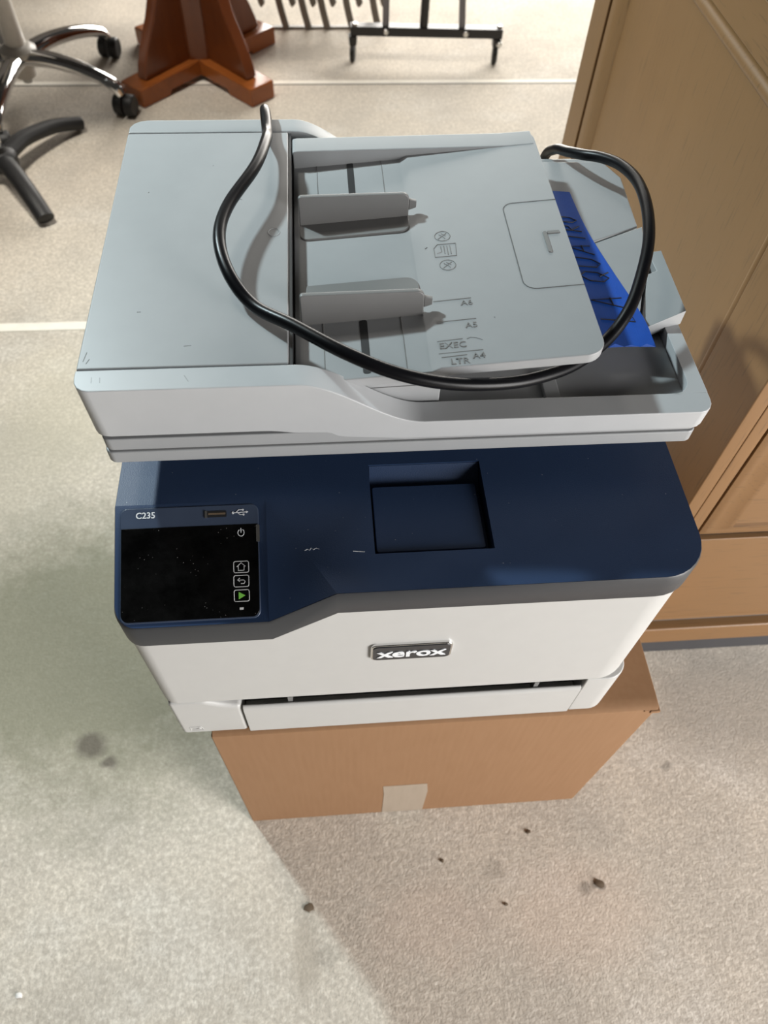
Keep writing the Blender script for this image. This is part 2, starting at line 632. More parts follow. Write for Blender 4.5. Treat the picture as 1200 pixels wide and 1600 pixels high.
# white shell
o1 = inset(outl, 0.0015)
o2 = inset(outl, 0.0032)
sh = MB()
sh.face_loop([[(x, y, 0.4285) for x, y in o2], [(x, y, 0.431) for x, y in o1], [(x, y, T(x, y) - 0.0285) for x, y in o1]])
body = sh.build('body_shell', 'white', prn)
# grey band under the deck
rm = MB()
rm.face_loop([[(x, y, T(x, y) - 0.0285) for x, y in o1], [(x, y, T(x, y) - 0.0265) for x, y in outl], [(x, y, T(x, y) - 0.002) for x, y in outl],
              [(x, y, T(x, y) - 0.0004) for x, y in inset(outl, 0.0008)]], False, False)
rim = rm.build('rim_band', 'rim', prn, wn=False)
# navy deck: exact planar pieces, pocket left open
po = (0.027, 0.110, 0.266, 0.343)
dk = MB()
wdir = Vector((XE - XB, PY0 - YS)).normalized()
dk.plate(inset(outl, 0.0008), [((XB, 0), (1, 0)), ((0, YS), (0, 1)), ((XB, YS), (-wdir.y, wdir.x)), ((po[0], 0), (1, 0)), ((po[1], 0), (1, 0)), ((0, po[2]), (0, 1)), ((0, po[3]), (0, 1))],
         T, 0, lambda c: po[0] < c.x < po[1] and po[2] < c.y < po[3])
deck = dk.build('deck', 'navy', prn, wn=False)
# pocket
pk = MB()
pk.face_loop([[(po[0], po[2], z), (po[1], po[2], z), (po[1], po[3], z), (po[0], po[3], z)] for z in (0.594, ZD)], True, False)
pocket = pk.build('output_pocket', 'navy', prn, wn=False)
fpz = MB()
fpz.plate(rrect(po[0] + 0.0015, po[1] - 0.005, po[2] + 0.003, 0.326, 0.002, 3), [], lambda x, y: 0.6085 - (y - 0.266) * 0.02, 0.012)
fpz.build('paper_stop_flap', 'navy', prn, 0.0006)
sl = MB()
sl.prism([(0.3265, 0.5955), (0.3425, 0.6110), (0.3425, 0.5945), (0.3265, 0.5945)], 'x', po[0] + 0.0005, po[1] - 0.0005)
sl.build('pocket_ramp', 'navy', prn)

# output cavity and rear tower that carries the scanner
B(PX0 + 0.03, PX1 - 0.012, 0.445, PY1 - 0.003, ZD - 0.002, 0.6455).build('rear_tower', 'navy', prn, 0.003)

# dark core seen through the tray handle gap
B(PX0 + 0.01, PX1 - 0.012, PY0 + 0.016, PY1 - 0.01, 0.353, 0.4285).build('core', 'black', prn)
# bottom tray row
lf = MB()
lf.prism([(-0.1485, 0.3515), (-0.0878, 0.3515), (-0.0878, 0.4125), (-0.0960, 0.4140), (-0.1060, 0.4185), (-0.1150, 0.4250), (-0.1200, 0.4278), (-0.1485, 0.4278)], 'y', 0.238, PY1 - 0.01)
lf.build('base_corner', 'white', prn, 0.004, 3, 70)
rt = MB()
rt.prism(rpoly([(0.2165, 0.238), (0.2545, 0.238), (0.2545, PY1 - 0.01), (0.2165, PY1 - 0.01)], [0, 0.028, 0.006, 0], 8), 'z', 0.3515, 0.4275)
rt.build('base_corner', 'white', prn, 0.0015)
pt = MB()
pt.prism([(0.2365, 0.3525), (0.2365, 0.4060), (0.2374, 0.4095), (0.2392, 0.4110), (0.2406, 0.4105), (0.2412, 0.4085), (0.2415, 0.3900), (0.60, 0.390), (0.60, 0.3525)], 'x', -0.0868, 0.2155)
tray_drawer = pt.build('paper_drawer', 'white', prn, 0.001)
for xx in (-0.047, 0.172):
    B(xx, xx + 0.004, 0.2412, 0.2500, 0.4000, 0.4200).build('handle_rib', 'guide', tray_drawer)
# embossed icon on the base corner
FR = lambda y: (lambda u, v_: (u, y, v_))
strokes('embossed_icon', 'white', prn, FR(0.2379), [[(-0.1395, 0.3600), (-0.1285, 0.3600), (-0.1285, 0.3665), (-0.1300, 0.3685), (-0.1395, 0.3685), (-0.1395, 0.3600)],
        [(-0.1375, 0.3640), (-0.1340, 0.3634), (-0.1315, 0.3655), (-0.1302, 0.3630)]], 0.0004)

# badge
bd = MB()
bd.prism(rrect(0.0235, 0.0865, 0.5025, 0.5285, 0.005), 'y', 0.2352, 0.2395)
badge = bd.build('brand_badge', 'chrome', prn, 0.0008)
bp = MB()
bp.prism(rrect(0.0252, 0.0848, 0.5042, 0.5268, 0.0042), 'y', 0.2345, 0.2360)
bp.build('badge_plate', 'badge', badge, 0.0003)
text('badge_lettering', 'xerox', 0.0190, 'ink', badge, (0.0548, 0.2342, 0.5158), (1, 0, 0), (0, 0, 1), 1.12, 0.0003, 0.00045)

# ------------------------------------------------------------------ control panel
SL = (ZD - ZP) / (YS - PY0)
pn_n = Vector((0, -SL, 1)).normalized()


def PF(h):
    def fr(x, y):
        return (x + pn_n.x * h, y + pn_n.y * h, panelz(y) + pn_n.z * h)
    return fr


cp = MB()
cp.face_loop([[PF(-0.002)(*q) for q in rrect(-0.1495, -0.0533, 0.2395, 0.3128, 0.005)], [PF(0.0010)(*q) for q in rrect(-0.1495, -0.0533, 0.2395, 0.3128, 0.005)]])
ctrl = cp.build('control_panel', 'navystrip', prn, 0.0006)
gl = MB()
go = rpoly([(-0.1487, 0.2405), (-0.0541, 0.2405), (-0.0541, 0.2997), (-0.1487, 0.2997)], [0.005, 0.005, 0, 0], 6)
gl.face_loop([[PF(0.0002)(*q) for q in go], [PF(0.0014)(*q) for q in go]])
glass = gl.build('touch_screen', 'screen', ctrl, 0.0003)
PY_ax = Vector((0, 1, SL)).normalized()
text('model_lettering', 'C235', 0.0062, 'ink', ctrl, PF(0.0012)(-0.132, 0.3078), (1, 0, 0), PY_ax, 1.0, 0.0001, 0.00008)
usb = MB()
usb.face_loop([[PF(0.0004)(*q) for q in rrect(-0.0905, -0.0757, 0.3050, 0.3092, 0.0006, 2)], [PF(0.0013)(*q) for q in rrect(-0.0905, -0.0757, 0.3050, 0.3092, 0.0006, 2)]])
usb_o = usb.build('usb_port', 'black', ctrl)
ub = MB()
ub.face_loop([[PF(0.0008)(*q) for q in rrect(-0.0908, -0.0893, 0.3047, 0.3094, 0.0003, 2)], [PF(0.0018)(*q) for q in rrect(-0.0908, -0.0893, 0.3047, 0.3094, 0.0003, 2)]])
ub.build('port_shell', 'steel', ctrl)
uk = MB()
uk.face_loop([[PF(0.0012)(*q) for q in rrect(-0.0885, -0.0765, 0.3066, 0.3078, 0.0002, 2)], [PF(0.0016)(*q) for q in rrect(-0.0885, -0.0765, 0.3066, 0.3078, 0.0002, 2)]])
uk.build('port_tongue', 'leaf', ctrl)
f1 = PF(0.0012)
strokes('usb_symbol', 'ink', ctrl, f1, [[(-0.0715, 0.3074), (-0.0608, 0.3077)], [(-0.0690, 0.3075), (-0.0672, 0.3092), (-0.0645, 0.3092)], [(-0.0680, 0.3075), (-0.0662, 0.3060), (-0.0640, 0.3060)],
        circ(-0.0712, 0.3074, 0.0006, 0.0006), circ(-0.0642, 0.3092, 0.0004, 0.0004), circ(-0.0638, 0.3060, 0.0004, 0.0004), [(-0.0620, 0.3083), (-0.0606, 0.3077), (-0.0620, 0.3071)]], 0.00028)
f2 = PF(0.0015)
strokes('power_icon', 'ink', glass, f2, [circ(-0.0658, 0.2942, 0.0022, 0.0022, 120, 420), [(-0.0658, 0.2972), (-0.0658, 0.2942)]], 0.00028)


def keybox(cx, cy):
    return rrect(cx - 0.0052, cx + 0.0052, cy - 0.0036, cy + 0.0036, 0.0012, 4) + [rrect(cx - 0.0052, cx + 0.0052, cy - 0.0036, cy + 0.0036, 0.0012, 4)[0]]


for nm, cx, cy, ico in (('home_key', -0.0662, 0.2722, [[(-0.0030, 0.0002), (0, 0.0026), (0.0030, 0.0002)], [(-0.0020, 0.0005), (-0.0020, -0.0022), (0.0020, -0.0022), (0.0020, 0.0005)]]),
                        ('back_key', -0.0663, 0.2632, [[(-0.0010, 0.0020), (-0.0026, 0.0006), (-0.0010, -0.0004)], [(-0.0026, 0.0006), (0.0018, 0.0006), (0.0026, -0.0004), (0.0020, -0.0016), (-0.0002, -0.0016)]]),
                        ('start_key', -0.0662, 0.2540, [])):
    k = strokes(nm, 'greyink', glass, f2, [keybox(cx, cy)] + [[(cx + a, cy + b) for a, b in l] for l in ico], 0.00026)
tr = MB()
tr.face_loop([[f2(-0.0662 + a, 0.2540 + b) for a, b in ((-0.0020, -0.0023), (0.0026, 0), (-0.0020, 0.0023))], [PF(0.0019)(-0.0662 + a, 0.2540 + b) for a, b in ((-0.0020, -0.0023), (0.0026, 0), (-0.0020, 0.0023))]])
tr.build('start_icon', 'green', glass)
ld = MB()
ld.face_loop([[f2(-0.0664 + a, 0.2458 + b) for a, b in ((-0.0013, -0.0007), (0.0013, -0.0007), (0.0013, 0.0007), (-0.0013, 0.0007))], [PF(0.0018)(-0.0664 + a, 0.2458 + b) for a, b in ((-0.0013, -0.0007), (0.0013, -0.0007), (0.0013, 0.0007), (-0.0013, 0.0007))]])
ld.build('status_light', 'greyink', glass)
pb = MB()
pb.face_loop([[PF(0.0004)(*q) for q in rrect(-0.0552, -0.0528, 0.2880, 0.2990, 0.0004, 2)], [PF(0.0017)(*q) for q in rrect(-0.0552, -0.0528, 0.2880, 0.2990, 0.0004, 2)]])
pb.build('power_button', 'steel', ctrl)
# pale scratch on the deck
SCR = [[(-0.0210, 0.2712), (-0.0190, 0.2722), (-0.0175, 0.2712), (-0.0165, 0.2730), (-0.0150, 0.2716), (-0.0130, 0.2728), (-0.0110, 0.2718)],
       [(0.012, 0.2690), (0.020, 0.2680)]]
for l in SCR:
    strokes('scratch', 'ink', deck, lambda x, y: (x, y, ZD + 0.00005), [l], 0.00016)

# ------------------------------------------------------------------ scanner
scb = MB()
scb.prism(rrect(-0.150, 0.256, 0.3265, 0.622, 0.006), 'z', 0.6460, 0.6570)
scanner = scb.build('scanner_base', 'lid', prn, 0.0012)
g = MB()
g.prism(rrect(-0.148, 0.254, 0.3285, 0.620, 0.006), 'z', 0.6570, 0.6580)
g.build('scanner_gap', 'seam', prn)
sl2 = MB()
sl2.prism(rrect(-0.1495, 0.2555, 0.3275, 0.622, 0.006), 'z', 0.6580, 0.6690)
lid_slab = sl2.build('lid_lower_band', 'lid', prn, 0.001)

ZL, ZR = 0.7190, 0.6815


def sw(x):
    u = min(1, max(0, (x + 0.020) / 0.082))
    s = u * u * (3 - 2 * u)
    s = 0.5 * s + 0.5 * (u if 0.12 < u < 0.88 else s)
    return ZL + (ZR - ZL) * (u * u * (3 - 2 * u))


def swb(x):
    u = min(1, max(0, (x + 0.045) / 0.05))
    return 0.6715 + (0.6635 - 0.6715) * (u * u * (3 - 2 * u))


xs = [-0.1525] + [-0.045 + 0.05 * k / 8 for k in range(9)] + [0.02, 0.05, 0.2585]
xt = [-0.1525] + [-0.020 + 0.082 * k / 18 for k in range(19)] + [0.2585]
prof = [(x, swb(x)) for x in xs] + [(x, sw(x)) for x in reversed(xt)]
# front rim: plan corners rounded by sweeping the profile through y stations
fr = MB()
st = []
for (y, ins) in ((0.3225, 0.0100), (0.3236, 0.0060), (0.3262, 0.0026), (0.3300, 0.0006), (0.3340, 0.0), (0.3405, 0.0)):
    ring = []
    for x, z in prof:
        xx = max(-0.1525 + ins, min(0.2585 - ins, x))
        ring.append((xx, y + max(0.0, sw(x) - z - 0.006) * 0.13 * (0.3405 - y) / 0.018, z))
    st.append(ring)
fr.face_loop(st)
frim = fr.build('lid_front_rim', 'lidrim', prn, 0.0028, 3, 60)
# rear rim, same silhouette
profr = [(-0.1525, 0.6690), (0.2585, 0.6690)] + [(x, sw(x)) for x in reversed(xt)]
rr_ = MB()
st = []
for (y, ins) in ((0.6090, 0.0), (0.6180, 0.0), (0.6240, 0.003), (0.6275, 0.008), (0.6290, 0.014)):
    st.append([(max(-0.1525 + ins, min(0.2585 - ins * 2.2 - 0.004, x)), y, z) for x, z in profr])
rr_.face_loop(st)
rr_.build('lid_rear_rim', 'lid', prn, 0.0022, 2, 60)
# feeder cover, left
cv = MB()
cv.box(-0.1525, -0.0238, 0.3415, 0.6082, 0.6690, ZL)
cover = cv.build('feeder_cover', 'lid', prn, 0.0012)
strokes('moulded_ring', 'tray', cover, lambda x, y: (x, y, ZL), [circ(-0.034, 0.4742, 0.0042, 0.0046)], 0.00035)
# scuffs and specks on the cover
for pts in ([(-0.089, 0.3592), (-0.0845, 0.3597)], [(-0.1215, 0.3921), (-0.1190, 0.3922)], [(-0.1278, 0.5250), (-0.1274, 0.5262)],
            [(-0.082, 0.560), (-0.0815, 0.5605)], [(-0.060, 0.5155), (-0.058, 0.5145)], [(-0.149, 0.3480), (-0.1478, 0.3560)], [(-0.147, 0.3460), (-0.1455, 0.3500)]):
    strokes('scuff', 'seam', cover, lambda x, y: (x, y, ZL - 0.00012), [pts], 0.00028)
for pts in ([(-0.142, 0.3345), (-0.1415, 0.3295)], [(-0.137, 0.334), (-0.1365, 0.3295)], [(-0.087, 0.334), (-0.084, 0.3285)]):
    strokes('scuff', 'guide', frim, lambda x, y: (x, y, ZL - 0.0002), [pts], 0.00028)
# black feed slit
B(-0.0237, -0.0214, 0.3405, 0.6085, 0.675, 0.7175).build('feed_slit', 'black', prn)
# feeder bed below the input tray
fb = MB()
fb.prism([(-0.0213, 0.669), (0.0735, 0.669), (0.0735, 0.7035), (-0.0213, 0.6985)], 'y', 0.3420, 0.6080)
bed = fb.build('feeder_bed', 'tray', prn, 0.0008)
strokes('bed_seam', 'seam', bed, lambda x, z: (x, 0.3419, z), [[(0.022, 0.694), (0.0730, 0.6965)]], 0.0003)
# output recess on the right
B(0.0737, 0.2470, 0.3400, 0.6085, 0.6690, 0.6725).build('output_floor', 'tray', prn)
qr = MB()
arc = [(0.2475 - 0.014 + 0.014 * math.cos(a), 0.3535 - 0.014 * math.sin(a)) for a in [math.radians(90 * k / 6) for k in range(7)]]
qr.prism([(0.2585, 0.3405), (0.2585, 0.4100), (0.2475, 0.4100)] + arc + [(0.2335, 0.3390)], 'z', 0.6640, ZR)
qr.build('lid_side_rim', 'lidrim', prn, 0.001)
B(0.1475, 0.1585, 0.3406, 0.3700, 0.6725, 0.6765).build('output_rib', 'lid', prn, 0.001)
# raised deck at the right rear with a clipped corner
rd = MB()
rd.prism([(0.0737, 0.4960), (0.2140, 0.4960), (0.2540, 0.5140), (0.2580, 0.5830), (0.2470, 0.6085), (0.0737, 0.6085)], 'z', 0.6725, 0.6905)
rd.build('output_rear_deck', 'lid', prn, 0.0015)
# lifted extension plate
ep = MB()
ep.plate(rpoly([(0.1900, 0.4040), (0.2250, 0.4040), (0.2490, 0.4720), (0.2565, 0.5120), (0.2150, 0.4955), (0.1900, 0.4955)], [0, 0, 0, 0, 0.006, 0], 5), [], lambda x, y: 0.6880 + (x - 0.19) * 0.055, 0.003)
ep.build('output_extension', 'lid', prn, 0.0006)
B(0.2476, 0.2580, 0.4102, 0.5125, 0.6690, 0.6815).build('lid_side_rim', 'lid', prn, 0.0008)
# paper stop block with its niche
ps = MB()
q_ = [(0.2268, 0.4010), (0.2600, 0.4085), (0.2608, 0.4770), (0.2510, 0.4770), (0.2520, 0.4560), (0.2455, 0.4545)]
zt_ = [0.6835, 0.6940, 0.6950, 0.6930, 0.6925, 0.6905]
ps.face_loop([[(x, y, 0.6727 if x < .247 else 0.6818) for x, y in q_], [(x, y, z) for (x, y), z in zip(q_, zt_)]])
ps.build('paper_stop', 'lid', prn, 0.0005)

# ------------------------------------------------------------------ input tray of the feeder
TS = 0.082


def tz_(x):
    base = 0.7105 + TS * (x - 0.014)
    if x < 0.0655:
        return base - 0.0026
    if x < 0.0715:
        return base - 0.0026 * (0.0715 - x) / 0.006
    return base


def TF(h):
    return lambda x, y: (x - TS * h, y, tz_(x) + h)


itr = MB()
ito = rpoly([(-0.0208, 0.3370), (0.1765, 0.3370), (0.1765, 0.5985), (-0.0208, 0.6020)], [0, 0.013, 0.012, 0], 8)
itr.plate(ito, [((0.0655, 0), (1, 0)), ((0.0715, 0), (1, 0))], lambda x, y: tz_(x), 0.0075)
itray = itr.build('input_tray', 'tray', prn, 0.0010, 2, 50)
rw = MB()
rw.prism([(-0.0205, tz_(-0.0205) - 0.003), (0.175, tz_(0.175) - 0.003), (0.175, tz_(0.175) + 0.0003), (0.150, 0.7222), (-0.0165, 0.7195), (-0.0205, 0.7188)], 'y', 0.5780, 0.5984)
rw.build('tray_rear_rail', 'tray', prn, 0.0012)
for (y0, y1) in ((0.5030, 0.5785), (0.3405, 0.3905)):
    q = MB()
    oo = rrect(0.0225, 0.0278, y0, y1, 0.0020, 4)
    q.face_loop([[TF(-0.001)(*a) for a in oo], [TF(0.00015)(*a) for a in oo]])
    q.build('guide_slot', 'black', itray)
for l in [[(0.0505, 0.5785), (0.0505, 0.5020)], [(0.0505, 0.3905), (0.0505, 0.3375)], [(-0.0015, 0.5785), (-0.0015, 0.5020)], [(-0.0015, 0.3905), (-0.0015, 0.3400)]]:
    strokes('tray_groove', 'guide', itray, TF(0.0), [l], 0.00035)
# guides
for (yw0, yw1, yp0, yp1, low) in ((0.3905, 0.3942, 0.3942, 0.4290, True), (0.4990, 0.5027, 0.4815, 0.4990, False)):
    gw = MB()
    a, b = -0.0160, 0.0655
    pf = rpoly([(a, tz_(a) - 0.001), (b, tz_(b) - 0.001), (b, 0.7315), (a, 0.7300)], [0, 0, 0.005, 0.002], 5)
    gw.prism(pf, 'y', yw0, yw1)
    guide = gw.build('paper_guide', 'guide', prn, 0.0008)
    gp = MB()
    if low:
        oo = rpoly([(a, yp0), (b, yp0), (b, yp1), (a + 0.004, yp1)], [0, 0, 0.009, 0.002], 6)
    else:
        oo = rpoly([(a, yp0), (b, yp0), (b, yp1), (a, yp1)], [0.006, 0.008, 0, 0], 6)
    gp.face_loop([[TF(-0.001)(*q) for q in oo], [TF(0.0016)(*q) for q in oo]])
    gp.build('guide_foot', 'guide', guide, 0.0005)
    kn = MB()
    kn.prism([(b, tz_(b) + 0.006), (b + 0.0055, tz_(b) + 0.008), (b + 0.0055, tz_(b) + 0.013), (b, tz_(b) + 0.0145)], 'y', yw0 + 0.0004, yw1 - 0.0004)
    kn.build('guide_knob', 'guide', guide, 0.0004)
# pull-out extension set into the tray
oo = rpoly([(0.1358, 0.4035), (0.1764, 0.4035), (0.1764, 0.5015), (0.1358, 0.5015)], [0.009, 0, 0, 0.008], 7)
strokes('extension_seam', 'seam', itray, TF(-0.0001), [[(0.1762, 0.4035)] + list(reversed([q for q in oo if q[0] < 0.1755][0:8])) + [q for q in oo if q[0] < 0.1755][8:][::-1] + [(0.1762, 0.5015)]], 0.00045)
nb = MB()
oo = rpoly([(0.1590, 0.4395), (0.1735, 0.4395), (0.1735, 0.4640), (0.1590, 0.4640)], [0.003, 0, 0, 0.003], 4)
nb.face_loop([[TF(0.0001)(*q) for q in rrect(0.1590, 0.1622, 0.4400, 0.4640, 0.0012, 3)], [TF(0.0007)(*q) for q in rrect(0.1593, 0.1619, 0.4403, 0.4637, 0.0010, 3)]])
nb.build('pull_notch', 'guide', itray)
nb = MB()
nb.face_loop([[TF(0.0001)(*q) for q in rrect(0.1622, 0.1712, 0.4610, 0.4640, 0.0008, 3)], [TF(0.0007)(*q) for q in rrect(0.1624, 0.1710, 0.4612, 0.4638, 0.0006, 3)]])
nb.build('pull_notch', 'guide', itray)
# embossed size marks
f0 = TF(0.00005)
for l in ([(0.0731, 0.3995), (0.0986, 0.4002)], [(0.0733, 0.3790), (0.0991, 0.3796)], [(0.0713, 0.3610), (0.0879, 0.3617)], [(0.0712, 0.3498), (0.0994, 0.3501)], [(0.0725, 0.3462), (0.0888, 0.3469)]):
    strokes('size_line', 'guide', itray, f0, [l], 0.00030)
XT = Vector((1, 0, TS)).normalized()
for s_, x, y, hs in (('A6', 0.0950, 0.3955, 0.0070), ('A5', 0.0952, 0.3735, 0.0070), ('EXEC', 0.0808, 0.3562, 0.0074), ('LTR', 0.0836, 0.3415, 0.0072), ('A4', 0.0960, 0.3450, 0.0072)):
    text('size_lettering', s_, hs, 'guide', itray, TF(0.0002)(x, y), XT, (0, 1, 0), 1.0, 0.0002)
# loading icons
for cy in (0.4694, 0.4365):
    strokes('tray_icon', 'guide', itray, f0, [circ(0.0874, cy, 0.0056, 0.0056), [(0.0840, cy - 0.003), (0.0905, cy + 0.003)], [(0.0850, cy + 0.002), (0.0880, cy - 0.001), (0.0890, cy - 0.003)], [(0.0868, cy + 0.003), (0.0898, cy)]], 0.00028)
strokes('tray_icon', 'guide', itray, f0, [[(0.0797, 0.4560), (0.0825, 0.4600), (0.0958, 0.4600), (0.0948, 0.4460), (0.0797, 0.4460), (0.0797, 0.4560)],
        [(0.0870, 0.4580), (0.0870, 0.4490)], [(0.0892, 0.4580), (0.0892, 0.4480)], [(0.0914, 0.4580), (0.0914, 0.4480)], [(0.0815, 0.4500), (0.0850, 0.4515), (0.0848, 0.4575)]], 0.00030)
strokes('scuff', 'seam', itray, f0, [[(0.0905, 0.3610), (0.0930, 0.3622), (0.0965, 0.3615), (0.1005, 0.3590)]], 0.00018)
strokes('scuff', 'seam', itray, f0, [[(0.1110, 0.3790), (0.1116, 0.3792)]], 0.0003)
strokes('scuff', 'seam', itray, f0, [[(0.0735, 0.4565), (0.0752, 0.4580)]], 0.0003)

# ------------------------------------------------------------------ power cord
pth = spline([(-0.040, 0.660, 0.560), (-0.041, 0.658, 0.640), (-0.0425, 0.650, 0.700), (-0.0425, 0.6330, 0.7245), (-0.0400, 0.5950, 0.7270),
              (-0.0395, 0.5680, 0.7350), (-0.0462, 0.5232, 0.7400), (-0.0635, 0.4740, 0.7410), (-0.0680, 0.4395, 0.7400), (-0.0610, 0.4085, 0.7350),
              (-0.0455, 0.3865, 0.7270), (-0.0200, 0.3620, 0.7310), (0.0112, 0.3360, 0.7315), (0.0418, 0.3251, 0.7240), (0.0740, 0.3250, 0.7140), (0.1087, 0.3318, 0.7050), (0.1370, 0.3420, 0.6990), (0.1667, 0.3568, 0.6960),
              (0.1921, 0.3750, 0.7010), (0.2088, 0.3929, 0.7120), (0.2223, 0.4206, 0.7220), (0.2321, 0.4481, 0.7280), (0.2401, 0.4848, 0.7290), (0.2436, 0.5210, 0.7260), (0.2401, 0.5506, 0.7210),
              (0.2313, 0.5721, 0.7150), (0.2209, 0.5870, 0.7090), (0.2130, 0.6040, 0.7020), (0.2080, 0.6250, 0.6920), (0.2050, 0.6420, 0.6700), (0.2030, 0.6480, 0.6000), (0.2030, 0.6500, 0.5000)], 7)
cd = MB()
cd.tube(pth, 0.0043, 14)
cord = cd.build('power_cord', 'rubber', wn=False)
tag(cord, 'thick black power cord looped across the scanner lid and feed tray', 'cord')

# ------------------------------------------------------------------ painter's tape with handwriting
tape = MB()
LE = [(0.1760, 0.5660, 0.6912), (0.1740, 0.5300, 0.6912), (0.1740, 0.5000, 0.6912), (0.1745, 0.4550, 0.6885), (0.1760, 0.4100, 0.6870), (0.1860, 0.3830, 0.6875)]
RE = [(0.2080, 0.5617, 0.6912), (0.2093, 0.5306, 0.6912), (0.2120, 0.4980, 0.6915), (0.2197, 0.4549, 0.6910), (0.2285, 0.4068, 0.6910), (0.2300, 0.3788, 0.6895)]
NU = 8
grid = []
for a, b in zip(spline(LE, 3), spline(RE, 3)):
    grid.append([a.lerp(b, k / NU) for k in range(NU + 1)])
last = grid[-1]
for k, v_ in enumerate(last):
    last[k] = v_ + Vector((0, 0.0015 * (1 if k % 2 else -1) - 0.001 * (k in (2, 5)), 0))
tape.face_loop([[tuple(p_) for p_ in row] + [tuple(p_ - Vector((0, 0, 0.00025))) for p_ in reversed(row)] for row in grid])
tape_o = tag(tape.build('painters_tape', 'bluetape', wn=False), 'strip of blue painters tape with black handwriting, half under the feed tray', 'tape')


def tfr(u, v_):
    """u along the tape from its near torn end (0) to the far end (1), v across it: 0 right edge, 1 left edge"""
    i = (1 - u) * (len(grid) - 1)
    i0 = min(int(i), len(grid) - 2)
    fa = i - i0
    j = (1 - v_) * NU
    j0 = min(int(j), NU - 1)
    fj = j - j0
    a = grid[i0][j0].lerp(grid[i0][j0 + 1], fj)
    b = grid[i0 + 1][j0].lerp(grid[i0 + 1][j0 + 1], fj)
    return tuple(a.lerp(b, fa) + Vector((0, 0, 0.0001)))


glyph = {'L': [[(0.1, 1), (0, 0), (0.75, 0.02)]], 'A': [[(0, 0), (0.45, 1), (0.8, 0)], [(0.15, 0.38), (0.75, 0.36)]],
         'Q': [[(0.4, 1), (0.05, 0.7), (0.05, 0.25), (0.4, 0), (0.75, 0.3), (0.75, 0.75), (0.4, 1)], [(0.45, 0.3), (0.85, -0.1)]],
         'U': [[(0, 1), (0.05, 0.2), (0.4, 0), (0.7, 0.25), (0.75, 1)]], 'T': [[(0.4, 1), (0.4, 0)], [(0, 0.98), (0.85, 1)]],
         'R': [[(0.05, 0), (0.05, 1), (0.6, 0.9), (0.6, 0.55), (0.1, 0.45), (0.75, 0)]],
         'O': [[(0.4, 1), (0.05, 0.7), (0.05, 0.25), (0.4, 0), (0.75, 0.3), (0.75, 0.75), (0.4, 1)]]}
lines = []
u0 = 0.17
for ch in 'LA QUATRO':
    if ch == ' ':
        u0 += 0.045
        continue
    for ln in glyph[ch]:
        lines.append([(u0 + 0.062 * a + 0.02 * b, 0.14 + 0.44 * b) for a, b in ln])
    u0 += 0.072
hw = strokes('handwriting', 'marker', tape_o, tfr, lines, 0.0005)

# ------------------------------------------------------------------ cabinet
CX, CY, CYB, CXR = 0.375, 0.430, 1.100, 1.25
cab = thing('wooden_cabinet', (0.81, 0.765, 0), 'brown oak chest of drawers with panelled side, standing right of the printer', 'cabinet')
B(CX + 0.016, CXR, CY + 0.012, CYB - 0.004, 0.078, 0.790).build('carcass', 'oak_z', cab)
B(CX + 0.03, CXR, CY + 0.010, CYB - 0.03, 0.0, 0.0775).build('plinth', 'plinth', cab, 0.002)
B(CX, CX + 0.0155, CY, 0.5190, 0.078, 0.790).build('side_stile', 'oak_z', cab, 0.0015)
B(CX, CX + 0.0155, 1.0425, CYB, 0.078, 0.790).build('side_stile', 'oak_z', cab, 0.0015)
B(CX, CX + 0.0155, 0.5192, 1.0423, 0.7520, 0.790).build('side_rail', 'oak_y', cab, 0.0012)
B(CX, CX + 0.0155, 0.5192, 1.0423, 0.078, 0.150).build('side_rail', 'oak_y', cab, 0.0012)
B(CX + 0.009, CX + 0.0158, 0.5300, 1.0020, 0.165, 0.7360).build('side_panel', 'oak_z', cab)


def mould(pts_yz0, pts_yz1, inner):
    """half-round bead between two (y, z) points on the side of the cabinet"""
    a, b = Vector((CX + 0.008, *pts_yz0)), Vector((CX + 0.008, *pts_yz1))
    q = MB()
    q.tube([a, b], inner, 12)
    return q.build('panel_moulding', 'oak_z', cab, wn=False)


mould((0.5255, 0.150), (0.5255, 0.7400), 0.0065)
q = MB()
q.prism([(CX + 0.009, 0.9960), (CX + 0.003, 1.006), (CX + 0.000, 1.018), (CX + 0.002, 1.0385), (CX + 0.0155, 1.0385), (CX + 0.0155, 0.9960)], 'z', 0.155, 0.748)
q.build('panel_moulding', 'oak_z', cab, 0.001)
mould((0.5190, 0.7400), (1.0410, 0.7400), 0.0075)
mould((0.5190, 0.1590), (1.0410, 0.1590), 0.0075)
tb = MB()
tb.prism([(CX - 0.010, CY - 0.012), (CXR, CY - 0.012), (CXR, CYB + 0.010), (CX - 0.010, CYB + 0.010)], 'z', 0.796, 0.822)
tb.build('cabinet_top', 'oak_y', cab, 0.003)
B(CX + 0.006, CXR, CY + 0.006, CYB - 0.006, 0.7902, 0.7958).build('top_reveal', 'seam', cab)
